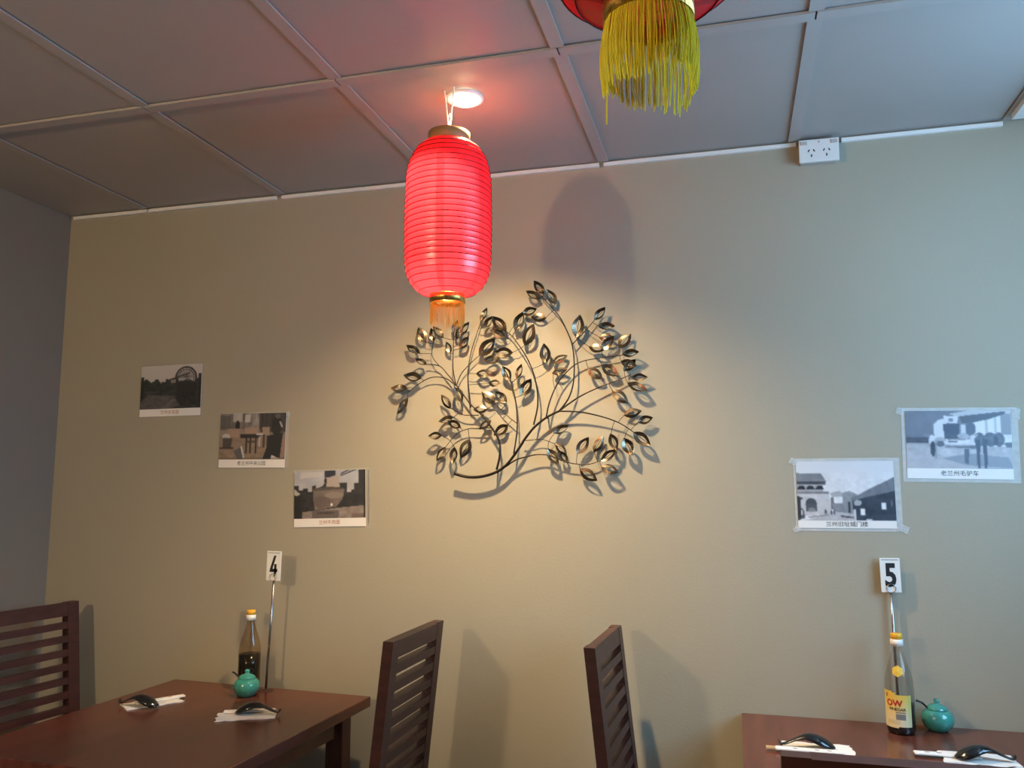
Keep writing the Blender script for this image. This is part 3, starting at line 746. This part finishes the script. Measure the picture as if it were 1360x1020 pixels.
def laminated(label, px, img, text, ink, cap, milk, margin, tapes=(), tint=None, spec=None):
    q = [on_y(x, y, WALL - .003) for x, y in px]
    c = (q[0] + q[1] + q[2] + q[3]) / 4
    w = ((q[1] - q[0]).length + (q[3] - q[2]).length) / 2; h = ((q[0] - q[2]).length + (q[1] - q[3]).length) / 2
    t = thing('laminated_photograph', label, 'photograph', (c.x, WALL, c.z), 0, 'laminated old photographs taped to the wall')
    dv = (q[1] - q[0]) + (q[3] - q[2]); t.rotation_euler = (0, -math.atan2(dv.z, dv.x), 0)
    b = B(); ml, mr_, mt, mb = margin
    box(b, -w / 2 - ml, w / 2 + mr_, -.0012, -.0004, -h / 2 - mb, h / 2 + mt); obj('laminate_sleeve', b, 'laminate_milky' if milk else 'laminate_film', t)
    b = B(); box(b, -w / 2, w / 2, -.0022, -.0012, -h / 2, h / 2); obj('paper', b, 'paper_white', t)
    hp = h * (1 - cap)
    if tint is not None: img = img * np.array(tint)
    patch('picture', img, w * .998, hp, t, lambda x, z: (x, -.0025, z + (h - hp) / 2))
    me = text_mesh(text, h * .085)
    me.transform(Matrix.Translation((0, -.0026, -h / 2 + cap * h * .5)) @ Matrix.Rotation(PI / 2, 4, 'X'))
    obj_me('caption', me, ink, t)
    for x, z, tw, th, ro in tapes:
        b = B(); box(b, -tw / 2, tw / 2, -.0030, -.0026, -th / 2, th / 2, Matrix.Translation((x * w, 0, z * h)) @ Matrix.Rotation(ro, 4, 'Y')); obj('tape', b, 'sticky_tape', t)
    if spec:                                           # raised edge of the film that catches the lamp
        b = B(); x = w / 2 + mr_ - .004
        tube(b, [(x, -.002, h * .5), (x + .001, -.004, 0), (x, -.003, -h * .45)], [.0012, .0032, .0015], 8); obj('film_edge', b, 'clear_acrylic', t, True)
    return t
laminated('laminated photograph of a big water wheel behind trees', [(188, 487), (268, 483), (185, 554), (266, 551)], pic_wheel(), '兰州水车园', 'ink_red', .145, False, (.004, .004, .004, .004))
laminated('laminated photograph of people beside a table in a garden', [(293, 550), (380, 548), (290, 621), (378, 621)], pic_garden(), '老兰州中央公园', 'ink_black', .15, False, (.004, .012, .005, .004), [(.525, .46, .012, .02, .1)])
laminated('laminated photograph of a giant bowl monument before towers', [(391, 627), (486, 623), (390, 700), (485, 699)], pic_bowl(), '兰州牛肉面', 'ink_red', .15, False, (.004, .015, .006, .006), spec=True)
laminated('laminated photograph of an old city gate and street', [(1057, 613), (1187, 612), (1060, 701), (1191, 702)], pic_gate(), '兰州旧址城门楼', 'ink_black', .11, True, (.007, .016, .009, .009), [(-.53, .50, .022, .018, .6), (-.52, -.52, .02, .016, -.5), (.56, -.50, .03, .02, .4)])
laminated('laminated photograph of an old lorry drawn by donkeys', [(1201, 546), (1342, 545), (1206, 635), (1347, 637)], pic_truck(), '老兰州毛驴车', 'ink_black', .15, True, (.011, .018, .009, .010), [(.55, .45, .02, .03, .1), (-.55, .50, .02, .02, .3)])

# ================================================================== TABLE NUMBER STANDS
def number_stand(digit, label, base, card_px, card_y, rot):
    t = thing('table_number_stand', label, 'table number', base, 0, 'table number stands')
    q = [on_y(x, y, card_y) - Vector(base) for x, y in card_px]
    cz = (q[0].z + q[1].z + q[2].z + q[3].z) / 4; cx = (q[0].x + q[1].x + q[2].x + q[3].x) / 4
    w, h = .053, (q[0].z + q[1].z - q[2].z - q[3].z) / 2
    b = B(); rb_ = .024 if digit == '4' else .017
    lathe(b, [(0, 0), (rb_, 0), (rb_, .003), (rb_ - .003, .005), (0, .005)], 28); obj('base', b, 'clear_acrylic', t, True)
    b = B(); tube(b, [(0, 0, .004), (cx * .5, .0022, (cz - h / 2 + .012) / 2), (cx, .0045, cz - h / 2 + .008)], .0040, 10); obj('rod', b, 'steel', t, True)
    b = B()
    zc = cz - h / 2 + .011
    for yy in (-.004, .004):
        tube(b, [(cx + .012 * math.cos(a), yy, zc + .012 * math.sin(a)) for a in np.linspace(0, 2 * PI, 25)], .0011, 5, False)
    obj('clip_ring', b, 'steel', t, True)
    ro = Matrix.Translation((cx, 0, cz)) @ Matrix.Rotation(rot, 4, 'Y')
    b = B(); box(b, -w / 2, w / 2, -.0014, .0014, -h / 2, h / 2, ro); cd = obj('number_card', b, 'card_white', t)
    b = B(); box(b, -w / 2 + .004, w / 2 - .004, -.0017, -.0013, h / 2 - .0065, h / 2 - .0045, ro); obj('print_line', b, 'ink_grey', t)
    if digit == '4':                                # open-topped 4 drawn with three bars
        b = B(); P = [[(.000, .034), (.009, .034), (-.004, -.007), (-.014, -.007)], [(-.014, -.007), (.015, -.007), (.015, -.017), (-.016, -.017)], [(.002, .008), (.011, .008), (.011, -.030), (.002, -.030)]]
        for q_ in P: b.faces.new([b.verts.new((x, y, 0)) for x, y in q_[::-1]])
        bmesh.ops.recalc_face_normals(b, faces=list(b.faces))
        me = D.meshes.new('numeral'); b.to_mesh(me); b.free()
    else: me = text_mesh(digit, .088, .0002, .0028)
    xs_ = [v.co.x for v in me.vertices]; ys_ = [v.co.y for v in me.vertices]
    sx, sy = .030 / (max(xs_) - min(xs_)), (h * .70) / (max(ys_) - min(ys_))
    me.transform(Matrix.Diagonal((sx, sy, 1, 1)) @ Matrix.Translation((-(max(xs_) + min(xs_)) / 2, -(max(ys_) + min(ys_)) / 2, 0)))
    me.transform(ro @ Matrix.Translation((0, -.0018, .0)) @ Matrix.Rotation(PI / 2, 4, 'X'))
    obj_me('numeral', me, 'ink_black', t)
    return t
s4 = on_z(353, 917, TH4)
number_stand('4', 'metal stand with a card reading 4 beside the unlabelled brown bottle', s4, [(356, 731), (375, 733), (353, 770), (371, 772)], s4.y, math.radians(1.2))
p = on_y(1186, 845, 2.586)
number_stand('5', 'metal stand with a card reading 5 behind the bottle with a yellow label', (p.x + .004, 2.586, TH5), [(1167.5, 741), (1195, 741), (1170, 786), (1198, 787)], 2.586, math.radians(-.6))

# ================================================================== VINEGAR BOTTLES
RB = .0365
def bottle_r(z):
    pts = [(0, .032), (.006, .0355), (.012, RB), (.120, RB), (.140, .0350), (.160, .0310), (.180, .0248), (.200, .0182), (.215, .0142), (.235, .0126)]
    for (za_, ra), (zb2, rb) in zip(pts, pts[1:]):
        if z <= zb2: return ra + (rb - ra) * (z - za_) / (zb2 - za_)
    return pts[-1][1]
def bottle(label, loc, fill, full_label, rz=0):
    t = thing('vinegar_bottle', label, 'bottle', loc, rz, 'vinegar bottles with yellow caps')
    zs = [0, .003, .006, .012, .04, .08, .12, .13, .14, .15, .16, .17, .18, .19, .20, .208, .215, .225, .235]
    b = B(); lathe(b, [(0, .0)] + [(bottle_r(z), z) for z in zs], 36); obj('glass', b, 'bottle_glass' if full_label else 'bottle_glass_brown', t, True)
    lv = [z for z in zs if z < fill] + [fill]
    b = B(); lathe(b, [(0, .0025)] + [(bottle_r(z) - .0016, max(z, .0025)) for z in lv] + [(0, fill)], 36); obj('liquid', b, 'vinegar', t, True)
    b = B(); lathe(b, [(.0135, .228), (.0165, .228), (.0165, .246), (.0135, .246)], 28, close=True); obj('cap_collar', b, 'cap_white', t, True)
    b = B(); lathe(b, [(0, .246), (.0155, .246), (.0155, .258), (.0135, .261), (0, .261)], 28); obj('cap', b, 'cap_yellow', t, True)
    if full_label:
        img = np.zeros((56, 48, 3)); vv = np.linspace(0, 1, 56)[:, None, None]
        img[:] = np.array((228, 196, 92)) * (1 - np.clip((vv - .15) * 1.8, 0, 1)) + np.array((226, 214, 176)) * np.clip((vv - .15) * 1.8, 0, 1)
        img[:, 42:] = np.array((206, 200, 96)) * (1 - vv) + np.array((214, 208, 170)) * vv
        img[4:10, 8:12] = (168, 90, 50)
        img[44:50, 10:30] = img[44:50, 10:30] * .93
        img[31:33, 24:38] = (128, 122, 112)
        for k in range(24, 38): img[34:43, k] = (96, 96, 98) if k % 2 else (150, 148, 146)
        img[38:39, 24:38] = (120, 118, 116)
        arc, hh = 2.25, .094
        def keep(u, v):
            if v < .10 and u > .56 + (v - .02) * -1.0: return False
            if v < .03 and u > .40: return False
            if v > .955 and u > .58: return False
            return True
        a0 = math.radians(-118)
        zc = .066
        f = lambda x, z: ((RB + .0006) * math.cos(a0 + x), (RB + .0006) * math.sin(a0 + x), zc + z)
        lb = patch('label', img, arc, hh, t, lambda x, z: f(x, z), keep)
        lb['label'] = 'yellow and cream paper label with red and black lettering'
        for s_, size, dx, dz, ink, bold, sq in (('OW', .022, -.10, .016, 'ink_label_red', .0009, 1.0), ('VINEGAR', .0105, .10, .0012, 'ink_black', .0002, 1.0)):
            me = text_mesh(s_, size, 0, bold)
            for v in me.vertices:
                x, z = v.co.x * sq / RB + dx, v.co.y + dz
                p = f(x, z); k = (RB + .0011) / (RB + .0006); v.co = Vector((p[0] * k, p[1] * k, p[2]))
            obj_me('lettering', me, ink, lb)
        # small shield-shaped emblem on the shoulder
        b = B(); ce = []
        for k in range(6):
            a = PI / 2 + k * PI / 3; z = .165 + .0145 * math.sin(a) * (1.0 if k else 1.05); x = .0150 * math.cos(a)
            r = bottle_r(z) + .001; th = a0 + .25 + x / r; ce.append(b.verts.new((r * math.cos(th), r * math.sin(th), z)))
        r = bottle_r(.165) + .0022; c_ = b.verts.new((r * math.cos(a0 + .25), r * math.sin(a0 + .25), .165))
        for k in range(6): b.faces.new((c_, ce[k], ce[(k + 1) % 6]))
        obj('shoulder_emblem', b, 'emblem_yellow', t)
    return t
bottle('part-filled vinegar bottle with yellow cap behind a teal pot at number 4', (-1.592, 2.512, TH4), .118, False)
p5 = on_z(1193, 966, TH5)
bottle('part-filled vinegar bottle with a yellow printed label beside a teal pot', (p5.x, 2.508, TH5), .078, True)

# ================================================================== SAUCE POTS
def pot(label, loc, rz, handle):
    t = thing('sauce_pot', label, 'sauce pot', loc, rz, 'teal sauce pots')
    R = .042
    body = [(0, .0), (.022, 0), (.0255, .003), (.034, .010), (.0405, .022), (.042, .033), (.039, .045), (.032, .053), (.026, .056)]
    b = B(); lathe(b, body, 36); obj('pot_body', b, 'glaze_teal', t, True)
    lid = [(.0275, .0565), (.0275, .0585), (.023, .064), (.015, .0685), (.008, .0705), (.0065, .074), (.0085, .079), (.0065, .083), (0, .0845)]
    b = B(); lathe(b, lid, 32); l = obj('lid', b, 'glaze_teal', t, True)
    b = B(); lathe(b, [(.0262, .0555), (.0272, .0555), (.0272, .0570), (.0262, .0570)], 32, close=True); obj('lid_seam', b, 'black_slot', t)
    b = B(); tube(b, spline([(-.020, 0, .055), (-.030, 0, .064), (-.040, 0, .073), handle], 4), [.0026] * 12 + [.0034], 6); obj('spoon_handle', b, 'melamine_black', t, True)
    return t
pot('round teal lidded sauce pot standing before the number 4 bottle', (-1.553, 2.440, TH4), math.radians(20), (-.047, 0, .076))
pp_ = on_z(1243, 964, TH5)
pot('round teal lidded sauce pot beside the labelled vinegar bottle', (pp_.x - .004, 2.553, TH5), math.radians(12), (-.054, 0, .078))

# ================================================================== PLACE SETTINGS
def spoon_mesh():
    """Chinese soup spoon lying face down, bowl towards +x, hooked handle towards -x"""
    # (x, z of the middle, half width, depth of the trough)
    st = [(-.070, .0135, .0045, .001), (-.0685, .009, .0055, .001), (-.064, .0050, .0060, .0012), (-.055, .0062, .0062, .0015), (-.040, .0115, .0070, .0025), (-.022, .0190, .0085, .004),
          (-.006, .0245, .0125, .007), (.010, .0262, .0180, .011), (.026, .0242, .0215, .014), (.042, .0190, .0210, .0140), (.055, .0120, .0160, .0095), (.063, .0060, .0085, .0045), (.066, .0035, .003, .001)]
    b = B(); rows = []; nk = 9
    for x, z, w, d in st:
        row = []
        for k in range(nk):
            s = -1 + 2 * k / (nk - 1)
            row.append(b.verts.new((x, w * 1.15 * s, (z - d * s * s) * 1.3)))
        rows.append(row)
    for a, c in zip(rows, rows[1:]):
        for k in range(nk - 1): b.faces.new((a[k], c[k], c[k + 1], a[k + 1]))
    bmesh.ops.recalc_face_normals(b, faces=list(b.faces))
    bmesh.ops.solidify(b, geom=list(b.faces), thickness=.0026)
    mz = min(v.co.z for v in b.verts)
    for v in b.verts: v.co.z -= mz
    me = D.meshes.new('soup_spoon'); b.to_mesh(me); b.free(); me.materials.append(MATS['melamine_black'])
    return me
SPOON = spoon_mesh()
def napkin_mesh(w, d, seed):
    r = random.Random(seed); b = B(); nx, ny = 14, 8; g = []
    for layer in (0, 1):
        gg = []
        for j in range(ny + 1):
            for i in range(nx + 1):
                u, v = i / nx, j / ny
                x = (u - .5) * w; y = (v - .5) * d
                if i == nx: x += r.uniform(-.006, .008)
                if j in (0, ny): y += r.uniform(-.002, .002)
                z = .0006 + .0014 * layer + (.0012 * layer) * (math.sin(u * 9 + seed) * math.sin(v * 5) + 1)
                gg.append(b.verts.new((x, y, z)))
        g.append(gg)
    W_ = nx + 1
    for j in range(ny):
        for i in range(nx):
            a = j * W_ + i
            b.faces.new((g[0][a], g[0][a + W_], g[0][a + W_ + 1], g[0][a + 1])); b.faces.new((g[1][a], g[1][a + 1], g[1][a + W_ + 1], g[1][a + W_]))
    edge = [j for j in range(W_)] + [W_ * j + nx for j in range(1, ny + 1)] + [W_ * ny + i for i in range(nx - 1, -1, -1)] + [W_ * j for j in range(ny - 1, 0, -1)]
    for p_, q_ in zip(edge, edge[1:] + edge[:1]): b.faces.new((g[0][p_], g[0][q_], g[1][q_], g[1][p_]))
    me = D.meshes.new('napkin'); b.to_mesh(me); b.free(); me.materials.append(MATS['serviette']); return me
def setting(i, z, nap_c, nap_ang, nw, nd, sp_c, sp_ang, st_c, st_ang, st_len, where):
    n = obj_me('napkin', napkin_mesh(nw, nd, i), None); n.location = (nap_c.x, nap_c.y, z); n.rotation_euler = (0, 0, nap_ang)
    tag(n, 'white paper napkin under the black spoon ' + where, 'napkin', 'paper napkins on the tables')
    c = thing('chopstick_packet', 'paper chopstick sleeve lying on the napkin ' + where, 'chopsticks', (st_c.x, st_c.y, z + .0045), st_ang, 'wrapped chopsticks on the tables')
    b = B(); box(b, -st_len / 2, st_len / 2, -.011, .011, 0, .0055); bevel(b, .0015, 1); obj('sleeve', b, 'sleeve_paper', c)
    for k in (-1, 1) if i == 3 else ():
        b = B(); box(b, st_len / 2 - .01, st_len / 2 + .022, k * .005 - .0028, k * .005 + .0028, .0006, .0048); obj('chopstick', b, 'chopstick_wood', c)
    for x in (-.30, -.12, .2):
        b = B(); lathe(b, [(0, .0003), (.0042, 0)], 10, Matrix.Translation((x * st_len, .002, .0056)) @ Matrix.Diagonal((1.6, .8, 1, 1))); obj('printed_mark', b, 'ink_grey', c)
    s = obj_me('soup_spoon', SPOON, None, None, True); s.location = (sp_c.x, sp_c.y, z + .0052); s.rotation_euler = (0, 0, sp_ang)
    tag(s, 'black soup spoon face down ' + where, 'spoon', 'black soup spoons')
def ang(a, b_): return math.atan2(b_.y - a.y, b_.x - a.x)
Z4, Z5 = TH4, TH5
a, b_ = on_z(165, 940, Z4), on_z(236, 929, Z4)
setting(1, Z4, (a + b_) / 2 + Vector((0, 0, 0)), ang(a, b_), .165, .085, on_z(184, 939, Z4), ang(on_z(156, 938, Z4), on_z(211, 942, Z4)),
        (a + b_) / 2 + Vector((.012, .026, 0)), ang(a, b_) + .05, .15, 'nearest the left wall')
a, b_ = on_z(292, 953, Z4), on_z(366, 949, Z4)
setting(2, Z4, (a + b_) / 2 + Vector((0, -.004, 0)), ang(b_, a), .165, .085, on_z(342, 950, Z4), ang(on_z(378, 950, Z4), on_z(314, 949, Z4)),
        (a + b_) / 2 + Vector((-.012, .028, 0)), ang(b_, a) - .05, .15, 'before the number 4 stand')
a, b_ = on_z(1040, 994, Z5), on_z(1132, 1001, Z5)
setting(3, Z5, (a + b_) / 2 + Vector((0, .012, 0)), ang(a, b_), .165, .085, on_z(1072, 995, Z5), ang(on_z(1030, 996, Z5), on_z(1117, 1001, Z5)),
        (a + b_) / 2 + Vector((-.022, -.024, 0)), ang(b_, a), .16, 'at the free end of the number 5 table')
a, b_ = on_z(1235, 1006, Z5), on_z(1345, 1014, Z5)
setting(4, Z5, (a + b_) / 2 + Vector((.02, .010, 0)), ang(b_, a), .165, .09, on_z(1308, 1012, Z5), ang(on_z(1360, 1018, Z5), on_z(1272, 1013, Z5)),
        (a + b_) / 2 + Vector((-.05, .006, 0)), ang(a, b_), .15, 'before the teal pot at number 5')
